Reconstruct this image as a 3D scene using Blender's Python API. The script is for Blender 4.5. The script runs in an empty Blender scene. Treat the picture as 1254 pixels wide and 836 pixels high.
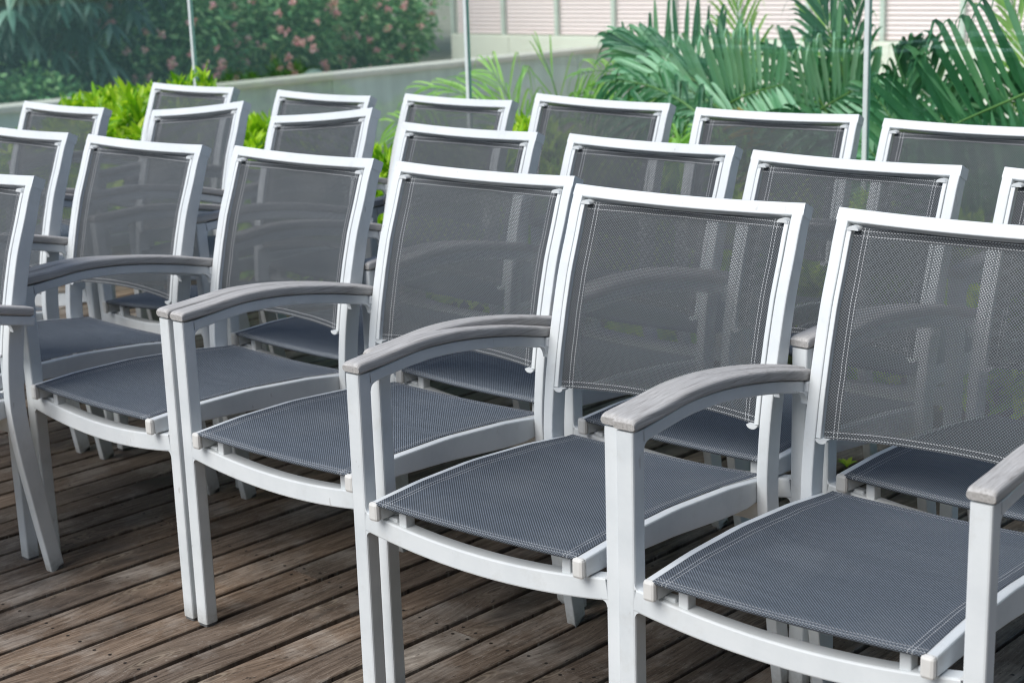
import bpy, bmesh, math, random
import numpy as np
from mathutils import Vector, Matrix
PI = math.pi
scene = bpy.context.scene
COL = scene.collection
random.seed(7)

# ------------------------------------------------------------------ frame
CAM_H, PITCH, ROLL, FOC = 1.32816, 0.24167, -0.03139, 1939.9   # focal in px of a 1254 px wide picture
ER = Vector((0.725, -0.689, 0.0)).normalized()     # along the chair rows
ED = Vector((0.689, 0.725, 0.0)).normalized()      # away, across the rows
def rk(r, k, z=0.0):
    return ER * r + ED * k + Vector((0, 0, z))
def at(u, v, K):
    """point on the vertical plane K metres away across the rows"""
    a, b = u - 627, v - 418
    cr, sr = math.cos(ROLL), math.sin(ROLL)
    uu, vv = a * cr + b * sr, -a * sr + b * cr
    c, s = math.cos(PITCH), math.sin(PITCH)
    d = Vector((uu / FOC, c - vv / FOC * s, -s - vv / FOC * c))
    t = K / d.dot(ED)
    return Vector((0, 0, CAM_H)) + d * t

# ------------------------------------------------------------------ object helpers
def tag(o, label=None, cat=None, group=None, kind=None):
    if label: o['label'] = label
    if cat: o['category'] = cat
    if group: o['group'] = group
    if kind: o['kind'] = kind
    return o
def empty(name, loc=(0, 0, 0)):
    o = bpy.data.objects.new(name, None); COL.objects.link(o)
    o.location = loc; o.empty_display_size = 0.1
    return o
def link(name, me, mats, parent=None, loc=None):
    o = bpy.data.objects.new(name, me); COL.objects.link(o)
    for m in (mats if isinstance(mats, (list, tuple)) else [mats]): me.materials.append(m)
    if parent is not None: o.parent = parent
    if loc is not None: o.location = loc
    return o
def from_bm(name, bm, mats, parent=None, loc=None):
    me = bpy.data.meshes.new(name); bm.normal_update(); bm.to_mesh(me); bm.free()
    return link(name, me, mats, parent, loc)
def mesh_np(name, V, F, mats, parent=None, smooth=False):
    me = bpy.data.meshes.new(name)
    me.from_pydata([tuple(v) for v in V], [], [tuple(f) for f in F]); me.update()
    if smooth: me.polygons.foreach_set('use_smooth', [True] * len(me.polygons))
    return link(name, me, mats, parent)

def sweep(bm, path, a, w, h, r=0.003, seg=2, mat=0):
    """rounded rectangular bar along path; a = side vector; w along a, h across (float or list)"""
    n = len(path); a = Vector(a).normalized(); rings = []
    for i, p in enumerate(path):
        p = Vector(p)
        t = (Vector(path[min(i + 1, n - 1)]) - Vector(path[max(i - 1, 0)])).normalized()
        b = t.cross(a).normalized()
        wi = w[i] if isinstance(w, (list, tuple)) else w
        hi = h[i] if isinstance(h, (list, tuple)) else h
        ri = min(r, wi * .49, hi * .49)
        ring = []
        for cx, cy, a0 in ((1, 1, 0), (-1, 1, 90), (-1, -1, 180), (1, -1, 270)):
            for q in range(seg + 1):
                an = math.radians(a0 + 90 * q / seg)
                x = cx * (wi / 2 - ri) + ri * math.cos(an); y = cy * (hi / 2 - ri) + ri * math.sin(an)
                ring.append(bm.verts.new(p + a * x + b * y))
        rings.append(ring)
    m = len(rings[0])
    for i in range(n - 1):
        for j in range(m):
            f = bm.faces.new((rings[i][j], rings[i][(j + 1) % m], rings[i + 1][(j + 1) % m], rings[i + 1][j]))
            f.smooth = n > 2; f.material_index = mat
    for ring, rev in ((rings[0], True), (rings[-1], False)):
        f = bm.faces.new(ring[::-1] if rev else ring); f.material_index = mat
        for e in f.edges: e.smooth = False
    if n > 2:
        for i in range(n - 1):
            for j in range(m):
                e = bm.edges.get((rings[i][j], rings[i + 1][j]))
                if e: e.smooth = False
    bmesh.ops.recalc_face_normals(bm, faces=bm.faces)
def box(bm, c, s, bev=0.0, rot=None, mat=0):
    g = bmesh.ops.create_cube(bm, size=1.0)
    M = Matrix.Translation(Vector(c)) @ (rot.to_4x4() if rot else Matrix()) @ Matrix.Diagonal((s[0], s[1], s[2], 1))
    bmesh.ops.transform(bm, matrix=M, verts=g['verts'])
    fs = {f for v in g['verts'] for f in v.link_faces}
    for f in fs: f.material_index = mat
    if bev > 0:
        es = list({e for f in fs for e in f.edges})
        bmesh.ops.bevel(bm, geom=es, offset=bev, segments=2, affect='EDGES', profile=0.5)
def fillet(bm, c, d1, d2, r, ax, w):
    """concave weld fillet: prism filling the corner c between directions d1 and d2"""
    c, d1, d2, ax = Vector(c), Vector(d1).normalized(), Vector(d2).normalized(), Vector(ax).normalized()
    n = 6; pts = [c - d1 * .001 - d2 * .001, c + d1 * r - d2 * .001]
    for i in range(n + 1):
        a = PI / 2 * i / n
        pts.append(c + d1 * (r * (1 - math.sin(a))) + d2 * (r * (1 - math.cos(a))))
    pts.append(c + d2 * r - d1 * .001)
    A = [bm.verts.new(p + ax * w / 2) for p in pts]; B = [bm.verts.new(p - ax * w / 2) for p in pts]
    fs = [bm.faces.new(A), bm.faces.new(B[::-1])]
    for i in range(len(A)):
        j = (i + 1) % len(A); fs.append(bm.faces.new((A[i], B[i], B[j], A[j])))
    bmesh.ops.recalc_face_normals(bm, faces=fs)
def interp(tab, z):
    for (z0, y0), (z1, y1) in zip(tab, tab[1:]):
        if z0 <= z <= z1 or z1 <= z <= z0:
            return y0 + (y1 - y0) * (z - z0) / (z1 - z0)
    return tab[0][1] if abs(z - tab[0][0]) < abs(z - tab[-1][0]) else tab[-1][1]
def smooth_tab(tab, n):
    """resample a (z, y) table with a Catmull-Rom curve"""
    P = [Vector((z, y)) for z, y in tab]; P = [P[0] * 2 - P[1]] + P + [P[-1] * 2 - P[-2]]
    out = []
    m = len(tab) - 1
    for i in range(n + 1):
        s = i / n * m; k = min(int(s), m - 1); t = s - k
        p0, p1, p2, p3 = P[k:k + 4]
        q = 0.5 * ((2 * p1) + (p2 - p0) * t + (2 * p0 - 5 * p1 + 4 * p2 - p3) * t * t + (3 * p1 - p0 - 3 * p2 + p3) * t ** 3)
        out.append((q.x, q.y))
    return out

# ------------------------------------------------------------------ material helpers
class NT:
    def __init__(s, name):
        s.m = bpy.data.materials.new(name); s.m.use_nodes = True
        s.t = s.m.node_tree; s.t.nodes.clear()
        s.out = s.t.nodes.new('ShaderNodeOutputMaterial')
    def n(s, typ, **kw):
        nd = s.t.nodes.new('ShaderNode' + typ)
        for k, v in kw.items():
            if k == 'inp':
                for kk, vv in v.items():
                    if hasattr(vv, 'is_output') or isinstance(vv, bpy.types.NodeSocket): s.t.links.new(vv, nd.inputs[kk])
                    else: nd.inputs[kk].default_value = vv
            else: setattr(nd, k, v)
        return nd
    def math(s, op, a, b=None, c=None, clamp=False):
        nd = s.n('Math', operation=op); nd.use_clamp = clamp
        for i, x in enumerate((a, b, c)):
            if x is None: continue
            if isinstance(x, bpy.types.NodeSocket): s.t.links.new(x, nd.inputs[i])
            else: nd.inputs[i].default_value = x
        return nd.outputs[0]
    def mix(s, f, a, b, blend='MIX'):
        nd = s.n('MixRGB', blend_type=blend)
        for i, x in enumerate((f, a, b)):
            if isinstance(x, bpy.types.NodeSocket): s.t.links.new(x, nd.inputs[i])
            else: nd.inputs[i].default_value = x if i == 0 else (*x, 1)
        return nd.outputs[0]
    def ramp(s, f, stops, interp='LINEAR'):
        nd = s.n('ValToRGB'); cr = nd.color_ramp; cr.interpolation = interp
        while len(cr.elements) < len(stops): cr.elements.new(0.5)
        for e, (p, c) in zip(cr.elements, stops):
            e.position = p; e.color = (*c, 1) if len(c) == 3 else c
        s.t.links.new(f, nd.inputs[0]); return nd.outputs[0]
    def noise(s, vec, scale, detail=3, rough=.5, dist=0.0):
        nd = s.n('TexNoise'); nd.inputs['Scale'].default_value = scale; nd.inputs['Detail'].default_value = detail
        nd.inputs['Roughness'].default_value = rough; nd.inputs['Distortion'].default_value = dist
        if vec is not None: s.t.links.new(vec, nd.inputs['Vector'])
        return nd.outputs['Fac']
    def bump(s, h, strength=.3, dist=.002):
        nd = s.n('Bump'); nd.inputs['Strength'].default_value = strength; nd.inputs['Distance'].default_value = dist
        s.t.links.new(h, nd.inputs['Height']); return nd.outputs[0]
    def bsdf(s, col, rough=.5, normal=None, metal=0.0, spec=.5):
        nd = s.n('BsdfPrincipled')
        if isinstance(col, bpy.types.NodeSocket): s.t.links.new(col, nd.inputs['Base Color'])
        else: nd.inputs['Base Color'].default_value = (*col, 1)
        if isinstance(rough, bpy.types.NodeSocket): s.t.links.new(rough, nd.inputs['Roughness'])
        else: nd.inputs['Roughness'].default_value = rough
        nd.inputs['Metallic'].default_value = metal; nd.inputs['Specular IOR Level'].default_value = spec
        if normal is not None: s.t.links.new(normal, nd.inputs['Normal'])
        return nd.outputs[0]
    def done(s, sh):
        s.t.links.new(sh, s.out.inputs['Surface']); return s.m
    def obj(s): return s.n('TexCoord').outputs['Object']

def mat_metal():
    t = NT('painted_aluminium'); c = t.obj()
    d = t.noise(c, 9, 4, .6); f = t.noise(c, 130, 2, .6)
    oi = t.n('ObjectInfo').outputs['Random']
    k = t.math('MULTIPLY', d, f)
    col = t.ramp(d, [(.3, (.56, .59, .60)), (.55, (.635, .66, .665)), (.85, (.68, .70, .70))])
    # grime close to the deck
    z = t.n('SeparateXYZ', inp={0: c}).outputs[2]
    low = t.math('SUBTRACT', 1.0, t.math('MULTIPLY', z, 22.0), clamp=True)
    low = t.math('MULTIPLY', low, t.math('MULTIPLY', f, 1.2), clamp=True)
    col = t.mix(low, col, (.30, .29, .26))
    lo = t.n('Mapping', inp={'Vector': c, 'Location': t.n('CombineXYZ', inp={0: t.math('MULTIPLY', oi, 60.0)}).outputs[0]}).outputs[0]
    sm = t.ramp(t.noise(lo, 16, 5, .7), [(.56, (0, 0, 0)), (.74, (1, 1, 1))])
    col = t.mix(t.math('MULTIPLY', sm, .28), col, (.44, .43, .39))
    sc = t.ramp(t.noise(t.n('Mapping', inp={'Vector': lo, 'Scale': (1.0, 1.0, .35)}).outputs[0], 75, 2, .5), [(.73, (0, 0, 0)), (.76, (1, 1, 1))])
    col = t.mix(t.math('MULTIPLY', sc, .5), col, (.36, .35, .33))
    rough = t.math('MULTIPLY_ADD', f, .18, .28)
    return t.done(t.bsdf(col, rough, t.bump(f, .06, .001)))
def mat_plain(name, col, rough=.5, metal=0, var=.06, scale=30, spec=.5):
    t = NT(name); f = t.noise(t.obj(), scale, 3, .6)
    a = tuple(max(0, x * (1 - var)) for x in col); b = tuple(min(1, x * (1 + var)) for x in col)
    return t.done(t.bsdf(t.ramp(f, [(.3, a), (.7, b)]), rough, None, metal, spec))
def mat_teak():
    t = NT('weathered_teak'); c = t.n('Mapping', inp={'Vector': t.obj(), 'Location': t.n('CombineXYZ', inp={0: t.math('MULTIPLY', t.n('ObjectInfo').outputs['Random'], 30.0)}).outputs[0]}).outputs[0]
    mp = t.n('Mapping', inp={'Vector': c, 'Scale': (9, .35, 9)}).outputs[0]
    g = t.noise(mp, 30, 5, .65, .3)
    mp2 = t.n('Mapping', inp={'Vector': c, 'Scale': (3, .6, 3)}).outputs[0]
    b = t.noise(mp2, 8, 3, .5)
    col = t.ramp(g, [(.28, (.22, .208, .197)), (.42, (.38, .368, .353)), (.60, (.485, .475, .46)), (.8, (.60, .59, .57))])
    col = t.mix(t.math('MULTIPLY', b, .30), col, (.36, .33, .30))
    return t.done(t.bsdf(col, .75, t.bump(g, .5, .0015), 0, .25))
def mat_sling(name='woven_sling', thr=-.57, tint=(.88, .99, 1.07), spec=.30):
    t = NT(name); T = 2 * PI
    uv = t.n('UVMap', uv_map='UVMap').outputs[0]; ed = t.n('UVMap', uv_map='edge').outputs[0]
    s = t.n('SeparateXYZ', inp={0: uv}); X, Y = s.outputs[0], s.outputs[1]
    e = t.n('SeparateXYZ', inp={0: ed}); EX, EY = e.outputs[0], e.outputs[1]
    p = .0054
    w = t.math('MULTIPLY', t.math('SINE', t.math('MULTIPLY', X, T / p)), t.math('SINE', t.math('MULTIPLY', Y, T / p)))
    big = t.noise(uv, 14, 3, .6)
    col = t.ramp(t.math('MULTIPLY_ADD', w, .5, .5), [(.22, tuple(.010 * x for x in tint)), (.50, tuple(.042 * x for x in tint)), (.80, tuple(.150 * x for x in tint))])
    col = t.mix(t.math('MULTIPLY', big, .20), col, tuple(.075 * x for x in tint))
    dust = t.ramp(t.noise(t.obj(), 5, 5, .7), [(.50, (0, 0, 0)), (.75, (1, 1, 1))])
    col = t.mix(t.math('MULTIPLY', dust, .10), col, (.30, .30, .29))
    oi = t.n('ObjectInfo').outputs['Random']
    wob = t.math('MULTIPLY', t.math('SUBTRACT', t.noise(t.n('Mapping', inp={'Vector': uv, 'Location': t.n('CombineXYZ', inp={0: t.math('MULTIPLY', oi, 9.0)}).outputs[0]}).outputs[0], 12, 2), .5), .0035)
    EX = t.math('ADD', EX, wob); EY = t.math('ADD', EY, wob)
    def near(v, c, h): return t.math('LESS_THAN', t.math('ABSOLUTE', t.math('SUBTRACT', v, c)), h)
    dashY = t.math('GREATER_THAN', t.math('SINE', t.math('MULTIPLY', Y, T / .0052)), -.6)
    dashX = t.math('GREATER_THAN', t.math('SINE', t.math('MULTIPLY', X, T / .0052)), -.6)
    l1 = t.math('MULTIPLY', t.math('ADD', near(EX, .0165, .00062), near(EX, .0235, .00062)), dashY)
    l2 = t.math('MULTIPLY', t.math('ADD', near(EY, .0040, .00062), near(EY, .0125, .00062)), dashX)
    st = t.math('MAXIMUM', l1, l2)
    hem = t.math('MAXIMUM', t.math('LESS_THAN', EX, .026), t.math('LESS_THAN', EY, .015))
    col = t.mix(t.math('MULTIPLY', hem, .22), col, (.05, .053, .062))
    tone = t.math('MULTIPLY_ADD', oi, .26, .87); col = t.mix(1.0, col, t.n('CombineXYZ', inp={0: tone, 1: tone, 2: tone}).outputs[0], 'MULTIPLY')
    col = t.mix(st, col, (.38, .39, .40))
    # open holes between the threads
    hole = t.math('MULTIPLY', t.math('LESS_THAN', w, thr), t.math('SUBTRACT', 1.0, t.math('MAXIMUM', hem, st)))
    wr = t.noise(t.n('Mapping', inp={'Vector': t.obj(), 'Location': t.n('CombineXYZ', inp={0: t.math('MULTIPLY', oi, 40.0)}).outputs[0], 'Scale': (1.0, 3.0, 2.0)}).outputs[0], 4.0, 3, .55)
    hgt = t.math('ADD', t.math('MULTIPLY', w, .0005), t.math('MULTIPLY', wr, .012))
    surf = t.bsdf(col, .65, t.bump(hgt, .7, 1.0), 0, spec)
    tr = t.n('BsdfTransparent').outputs[0]
    mx = t.n('MixShader', inp={0: hole, 1: surf, 2: tr}).outputs[0]
    return t.done(mx)
def mat_deck():
    t = NT('weathered_deck_boards')
    uv = t.n('UVMap', uv_map='UVMap').outputs[0]
    rnd = t.n('NewGeometry').outputs['Random Per Island']
    s = t.n('SeparateXYZ', inp={0: uv}); X, Y = s.outputs[0], s.outputs[1]   # X along, Y across (m)
    off = t.math('MULTIPLY', rnd, 37.0)
    vec = t.n('CombineXYZ', inp={0: t.math('ADD', X, off), 1: t.math('ADD', Y, off), 2: off}).outputs[0]
    # knots
    kv = t.n('Mapping', inp={'Vector': vec, 'Scale': (1.5, 5.0, 1.0)}).outputs[0]
    vo = t.n('TexVoronoi', voronoi_dimensions='2D', inp={'Vector': kv, 'Scale': 1.0, 'Randomness': 1.0})
    kd = vo.outputs['Distance']
    knot = t.math('SUBTRACT', 1.0, t.math('MULTIPLY', kd, 8.0), clamp=True)
    kpull = t.math('POWER', t.math('SUBTRACT', 1.0, t.math('MULTIPLY', kd, 2.2), clamp=True), 2.0)
    gy = t.math('ADD', t.math('MULTIPLY', Y, 1.0), t.math('MULTIPLY', kpull, .05))
    gv = t.n('CombineXYZ', inp={0: t.math('MULTIPLY', t.math('ADD', X, off), .07), 1: t.math('ADD', gy, off), 2: off}).outputs[0]
    grain = t.noise(gv, 120, 5, .62, .25)
    coarse = t.noise(gv, 38, 3, .5, .5)
    wob = t.noise(vec, 3.0, 3, .5)
    rings = t.math('SINE', t.math('MULTIPLY', t.math('ADD', gy, t.math('MULTIPLY', wob, .02)), 900.0))
    patch = t.noise(vec, 4.5, 5, .65)
    fine = t.noise(vec, 160, 2, .6)
    col = t.ramp(grain, [(.25, (.032, .026, .021)), (.42, (.108, .084, .066)), (.56, (.185, .149, .120)), (.75, (.31, .262, .218))])
    col = t.mix(t.math('MULTIPLY', coarse, .35), col, (.145, .110, .082))
    tone = t.ramp(rnd, [(0, (.66, .62, .59)), (.3, (1.0, .93, .87)), (.5, (.78, .77, .76)), (.75, (1.26, 1.13, 1.0)), (1, (.93, .85, .78))])
    col = t.mix(1.0, col, tone, 'MULTIPLY')
    grey = t.ramp(patch, [(.50, (0, 0, 0)), (.72, (1, 1, 1))])
    grey = t.math('MULTIPLY', t.math('MULTIPLY', grey, grain), 1.15, clamp=True)
    col = t.mix(grey, col, (.42, .385, .34))
    scv = t.n('CombineXYZ', inp={0: t.math('MULTIPLY', t.math('ADD', X, off), .16), 1: t.math('ADD', gy, off), 2: off}).outputs[0]
    scr = t.ramp(t.noise(scv, 420, 3, .7), [(.60, (0, 0, 0)), (.70, (1, 1, 1))])
    col = t.mix(t.math('MULTIPLY', scr, t.math('MULTIPLY_ADD', patch, .9, .0)), col, (.50, .46, .40))
    crk = t.ramp(t.noise(scv, 250, 2, .6, .3), [(.30, (1, 1, 1)), (.36, (0, 0, 0))])
    col = t.mix(t.math('MULTIPLY', crk, .8), col, (.022, .017, .014))
    dirt = t.ramp(t.noise(vec, 2.1, 4, .6), [(.32, (1, 1, 1)), (.47, (0, 0, 0))])
    col = t.mix(t.math('MULTIPLY', dirt, .70), col, (.035, .030, .027))
    ring = t.math('MULTIPLY', knot, t.math('MULTIPLY_ADD', t.math('SINE', t.math('MULTIPLY', kd, 190.0)), .5, .5))
    col = t.mix(t.math('MULTIPLY', ring, .8), col, (.33, .27, .20))
    core = t.math('SUBTRACT', 1.0, t.math('MULTIPLY', kd, 30.0), clamp=True)
    col = t.mix(core, col, (.055, .038, .028))
    h = t.math('ADD', t.math('MULTIPLY', grain, 1.0), t.math('MULTIPLY', rings, .10))
    return t.done(t.bsdf(col, t.math('MULTIPLY_ADD', grain, .2, .58), t.bump(h, .55, .002), 0, .28))
def mat_leaf(name, stops, rough=.45, transl=.35, tint=(1, 1, 1), spec=.4, nscale=6):
    t = NT(name)
    rnd = t.n('NewGeometry').outputs['Random Per Island']
    nz = t.noise(t.obj(), nscale, 3, .6)
    f = t.math('ADD', t.math('MULTIPLY', rnd, .65), t.math('MULTIPLY', nz, .45), clamp=True)
    col = t.ramp(f, stops)
    a = t.bsdf(col, rough, None, 0, spec)
    tc = t.mix(1.0, col, (1.25, 1.35, .65), 'MULTIPLY')
    b = t.n('BsdfTranslucent', inp={'Color': tc}).outputs[0]
    return t.done(t.n('MixShader', inp={0: transl, 1: a, 2: b}).outputs[0])
def mat_concrete(name, base, dark, streak=True, scale=1.0, warm=None):
    t = NT(name); c = t.obj()
    a = t.noise(c, 1.2 * scale, 5, .6); b = t.noise(c, 22 * scale, 4, .7)
    mp = t.n('Mapping', inp={'Vector': c, 'Scale': (2.2, 2.2, .12)}).outputs[0]
    st = t.noise(mp, 2.5 * scale, 4, .6)
    col = t.ramp(a, [(.3, dark), (.65, base)])
    if streak: col = t.mix(t.math('MULTIPLY', t.ramp(st, [(.42, (1, 1, 1)), (.62, (0, 0, 0))]), .28), col, tuple(x * .6 for x in dark))
    col = t.mix(t.math('MULTIPLY', b, .25), col, tuple(x * .75 for x in base))
    return t.done(t.bsdf(col, .85, t.bump(b, .3, .004), 0, .2))
def mat_glass():
    t = NT('green_glass')
    g = t.n('NewGeometry')
    dp = t.n('VectorMath', operation='DOT_PRODUCT', inp={0: g.outputs['Normal'], 1: g.outputs['Incoming']}).outputs['Value']
    cs = t.math('ABSOLUTE', dp)
    f = t.math('MULTIPLY_ADD', t.math('POWER', t.math('SUBTRACT', 1.0, cs, clamp=True), 5.0), .94, .056, clamp=True)
    tr = t.n('BsdfTransparent', inp={'Color': (.925, .985, .968, 1)}).outputs[0]
    gl = t.n('BsdfGlossy', inp={'Color': (.66, .98, .91, 1), 'Roughness': .0}).outputs[0]
    return t.done(t.n('MixShader', inp={0: f, 1: tr, 2: gl}).outputs[0])

M = {}
M['metal'] = mat_metal()
M['cap'] = mat_plain('off_white_plastic', (.60, .59, .56), .45)
M['stained'] = mat_plain('stained_aluminium', (.56, .55, .50), .55, 0, .18, 14)
M['teak'] = mat_teak()
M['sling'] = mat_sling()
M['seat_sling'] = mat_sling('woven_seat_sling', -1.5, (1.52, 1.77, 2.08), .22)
M['rubber'] = mat_plain('grey_rubber', (.10, .10, .10), .8)
M['bolt'] = mat_plain('dull_bolt_steel', (.22, .22, .22), .4, .8)
M['deck'] = mat_deck()
M['screw'] = mat_plain('rusted_screw', (.028, .022, .018), .6, .4)
M['dark'] = mat_plain('dark_soil', (.018, .014, .011), .95)  # near-black colour, so the gaps between the boards read as shade
M['joist'] = mat_plain('joist_timber', (.03, .023, .018), .9)
M['glass'] = mat_glass()
M['glass_edge'] = mat_plain('glass_edge', (.30, .52, .45), .15)
M['steel'] = mat_plain('brushed_steel', (.60, .64, .65), .45, .0)
M['wall'] = mat_concrete('stained_concrete', (.76, .82, .77), (.58, .65, .61))
M['coping'] = mat_concrete('coping_stone', (.80, .74, .66), (.66, .60, .53), False)
M['cream'] = mat_concrete('cream_render', (.90, .86, .75), (.84, .79, .67), False)
M['pink'] = mat_plain('pink_painted_louvre', (.93, .74, .73), .6, 0, .04)
M['mullion'] = mat_plain('pale_green_post', (.60, .64, .56), .6, 0, .08, 5)
M['ground'] = mat_concrete('dry_ground', (.36, .32, .25), (.22, .20, .14), False)
M['wing'] = mat_concrete('shade_wing_dark', (.085, .083, .08), (.06, .06, .058))  # kept dark so the added wing bounces little light
M['pane'] = mat_plain('dark_window_pane', (.03, .035, .04), .08)
M['paving'] = mat_concrete('pale_paving', (.26, .29, .29), (.20, .23, .23), False)
M['rail_white'] = mat_plain('white_painted_rail', (.85, .86, .86), .4)
M['hedge'] = mat_leaf('bright_hedge_leaf', [(.0, (.045, .15, .010)), (.3, (.15, .36, .018)), (.6, (.38, .60, .030)), (1, (.66, .78, .09))], .42, .38, nscale=5)
M['twig'] = mat_plain('brown_twig', (.10, .075, .05), .8)
M['palm'] = mat_leaf('deep_palm_leaf', [(0, (.016, .085, .036)), (.4, (.045, .165, .068)), (.75, (.11, .29, .13)), (.95, (.25, .44, .22)), (1, (.45, .45, .18))], .34, .28, spec=.55)
M['palm_pale'] = mat_leaf('pale_palm_leaf', [(0, (.14, .36, .18)), (.5, (.31, .54, .34)), (1, (.55, .74, .52))], .38, .30, spec=.5)
M['palm_lime'] = mat_leaf('lime_palm_leaf', [(0, (.20, .42, .08)), (.5, (.38, .62, .14)), (1, (.58, .74, .26))], .4, .40)
M['palm_dry'] = mat_leaf('dry_palm_leaf', [(0, (.22, .11, .02)), (.6, (.42, .24, .04)), (1, (.50, .38, .08))], .6, .2)
M['stalk'] = mat_plain('green_palm_stalk', (.14, .25, .06), .45)
M['bush'] = mat_leaf('shrub_leaf', [(0, (.026, .105, .045)), (.5, (.135, .33, .125)), (1, (.46, .64, .30))], .6, .2, nscale=1.2)
M['flower'] = mat_leaf('pink_flower', [(0, (.68, .22, .34)), (.5, (.85, .44, .48)), (1, (.90, .70, .64))], .6, .3, nscale=2)
M['tree'] = mat_leaf('dark_tree_leaf', [(0, (.012, .045, .032)), (.5, (.035, .095, .065)), (.7, (.14, .27, .20)), (1, (.42, .55, .44))], .38, .15, spec=.6, nscale=1.0)
M['wood_far'] = mat_leaf('far_leaf', [(0, (.012, .055, .026)), (.6, (.035, .11, .045)), (1, (.09, .19, .08))], .6, .15, nscale=.6)
M['bark'] = mat_plain('bark', (.09, .07, .05), .9, 0, .3, 12)

# ------------------------------------------------------------------ the armchair
HW = .2725                      # half spacing of front legs / arms
POST = [(0.0, .527), (.03, .522), (.19, .494), (.31, .475), (.406, .467), (.50, .474), (.581, .488), (.662, .507), (.73, .526), (.793, .550), (.846, .569), (.8815, .5865)]
THK = [(0, .036), (.3, .040), (.55, .040), (.75, .035), (.8815, .030)]
SEAT = [(-.030, .428), (.08, .4345), (.22, .4345), (.38, .4235), (.50, .409)]      # y -> z of the seat rail's top
SEATB = [(-.030, .397), (.08, .396), (.22, .388), (.38, .372), (.50, .366)]
def seatz(y): return interp(SEAT, y)
def posty(z): return interp(POST, z)
def make_chair():
    t = empty('armchair')
    mt = M['metal']
    for s in (-1, 1):
        # front leg and its rubber foot
        bm = bmesh.new(); sweep(bm, [(s * HW, 0, .006), (s * HW, 0, .641)], (1, 0, 0), .031, .030, .0035)
        leg = from_bm('front_leg', bm, mt, t)
        bm = bmesh.new(); sweep(bm, [(s * HW, 0, 0), (s * HW, 0, .0058)], (1, 0, 0), .028, .027, .004)
        from_bm('foot_pad', bm, M['rubber'], leg)
        # arm tube running back past the outside of the rear post
        top = [(.0155, .6405), (.06, .645), (.12, .6505), (.17, .6515), (.24, .6475), (.32, .6375), (.40, .6235), (.47, .608), (.525, .596)]
        top = smooth_tab(top, 18)
        path = [(s * HW, y, z - .0105) for y, z in top]
        bm = bmesh.new(); sweep(bm, path, (1, 0, 0), .030, .021, .003)
        fillet(bm, (s * HW, .0148, .6205), (0, 1, .06), (0, 0, -1), .013, (1, 0, 0), .0285)
        fillet(bm, (s * .2555, posty(.580) - .0005, .5855), (0, -1, .25), (0, 0, -1), .020, (1, 0, 0), .0115)
        # weld block between arm and post, small gussets
        box(bm, (s * .2540, .504, .594), (.0095, .030, .018), .002)
        g = bm.verts
        from_bm('arm_tube', bm, mt, t)
        # teak armrest
        tp = smooth_tab([(-.0165, .6415), (.0, .6440), (.06, .6475), (.12, .6525), (.17, .6535), (.24, .6495), (.32, .6395), (.40, .6255), (.47, .610), (.522, .598)], 24)
        bm = bmesh.new(); th = .0190
        hs = [th] * len(tp); hs[0] = .012; hs[1] = .0180
        sweep(bm, [(s * HW, y, z + th / 2 - .0005) for y, z in tp], (1, 0, 0), .0392, hs, .0055, 3)
        from_bm('armrest', bm, M['teak'], t)
        # rear leg that curves up into the back post
        tab = smooth_tab([(z, y) for z, y in POST], 34)
        path, hh = [], []
        for z, y in tab:
            if z > .876: continue
            k = interp(THK, max(0, min(.8815, z)))
            path.append((s * .239, y + k / 2, max(z, .004))); hh.append(k)
        bm = bmesh.new(); sweep(bm, path, (1, 0, 0), .022, hh, .0025)
        rl = from_bm('rear_leg', bm, mt, t)
        bm = bmesh.new(); sweep(bm, [(s * .239, .545, 0), (s * .239, .5445, .0045)], (1, 0, 0), .020, .033, .004)
        from_bm('foot_pad', bm, M['rubber'], rl)
        # track that grips the back sling, with half round end caps
        zz = [.512 + (.8545 - .512) * i / 16 for i in range(17)]
        bm = bmesh.new(); sweep(bm, [(s * .2221, posty(z) + .0068, z) for z in zz], (1, 0, 0), .0092, .016, .0018)
        trk = from_bm('sling_track', bm, mt, t)
        for z, dz in ((.512, -1), (.8545, 1)):
            bm = bmesh.new()
            y = posty(z) + .0066; n = 10; R = .0108
            x0 = s * .2148; ring = []
            for q in range(n + 1):
                an = PI * q / n
                ring.append((x0 + R * math.cos(an), z + dz * .0075 * math.sin(an)))
            f1 = [bm.verts.new((x, y - .0105, zv)) for x, zv in ring]; f2 = [bm.verts.new((x, y + .0105, zv)) for x, zv in ring]
            bm.faces.new(f1); bm.faces.new(f2[::-1])
            for q in range(n + 1):
                bm.faces.new((f1[q], f2[q], f2[(q + 1) % (n + 1)], f1[(q + 1) % (n + 1)]))
            bmesh.ops.recalc_face_normals(bm, faces=bm.faces)
            from_bm('end_cap', bm, mt, trk)
        # side rail of the seat
        ys = [-.026 + (.498 + .026) * i / 18 for i in range(19)]
        path, hh = [], []
        for y in ys:
            a, b = interp(SEAT, y), interp(SEATB, y)
            if y > .46: b += (y - .46) * .5
            path.append((s * .2180, y, (a + b) / 2)); hh.append(a - b)
        bm = bmesh.new(); sweep(bm, path, (1, 0, 0), .0195, hh, .003)
        sr = from_bm('seat_rail', bm, mt, t)
        bm = bmesh.new()
        box(bm, (s * .2178, -.031, .4125), (.0210, .0125, .0335), .0052)
        from_bm('end_cap', bm, M['cap'], sr)
    # front rail, sagging in the middle, with bracket uprights
    n = 18; bm = bmesh.new(); path = []
    for i in range(n + 1):
        x = -.2575 + .515 * i / n
        path.append((x, 0, .3815 - .0225 * (1 - (x / .2575) ** 2)))
    sweep(bm, path, (0, 1, 0), .030, .0365, .003)
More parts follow.
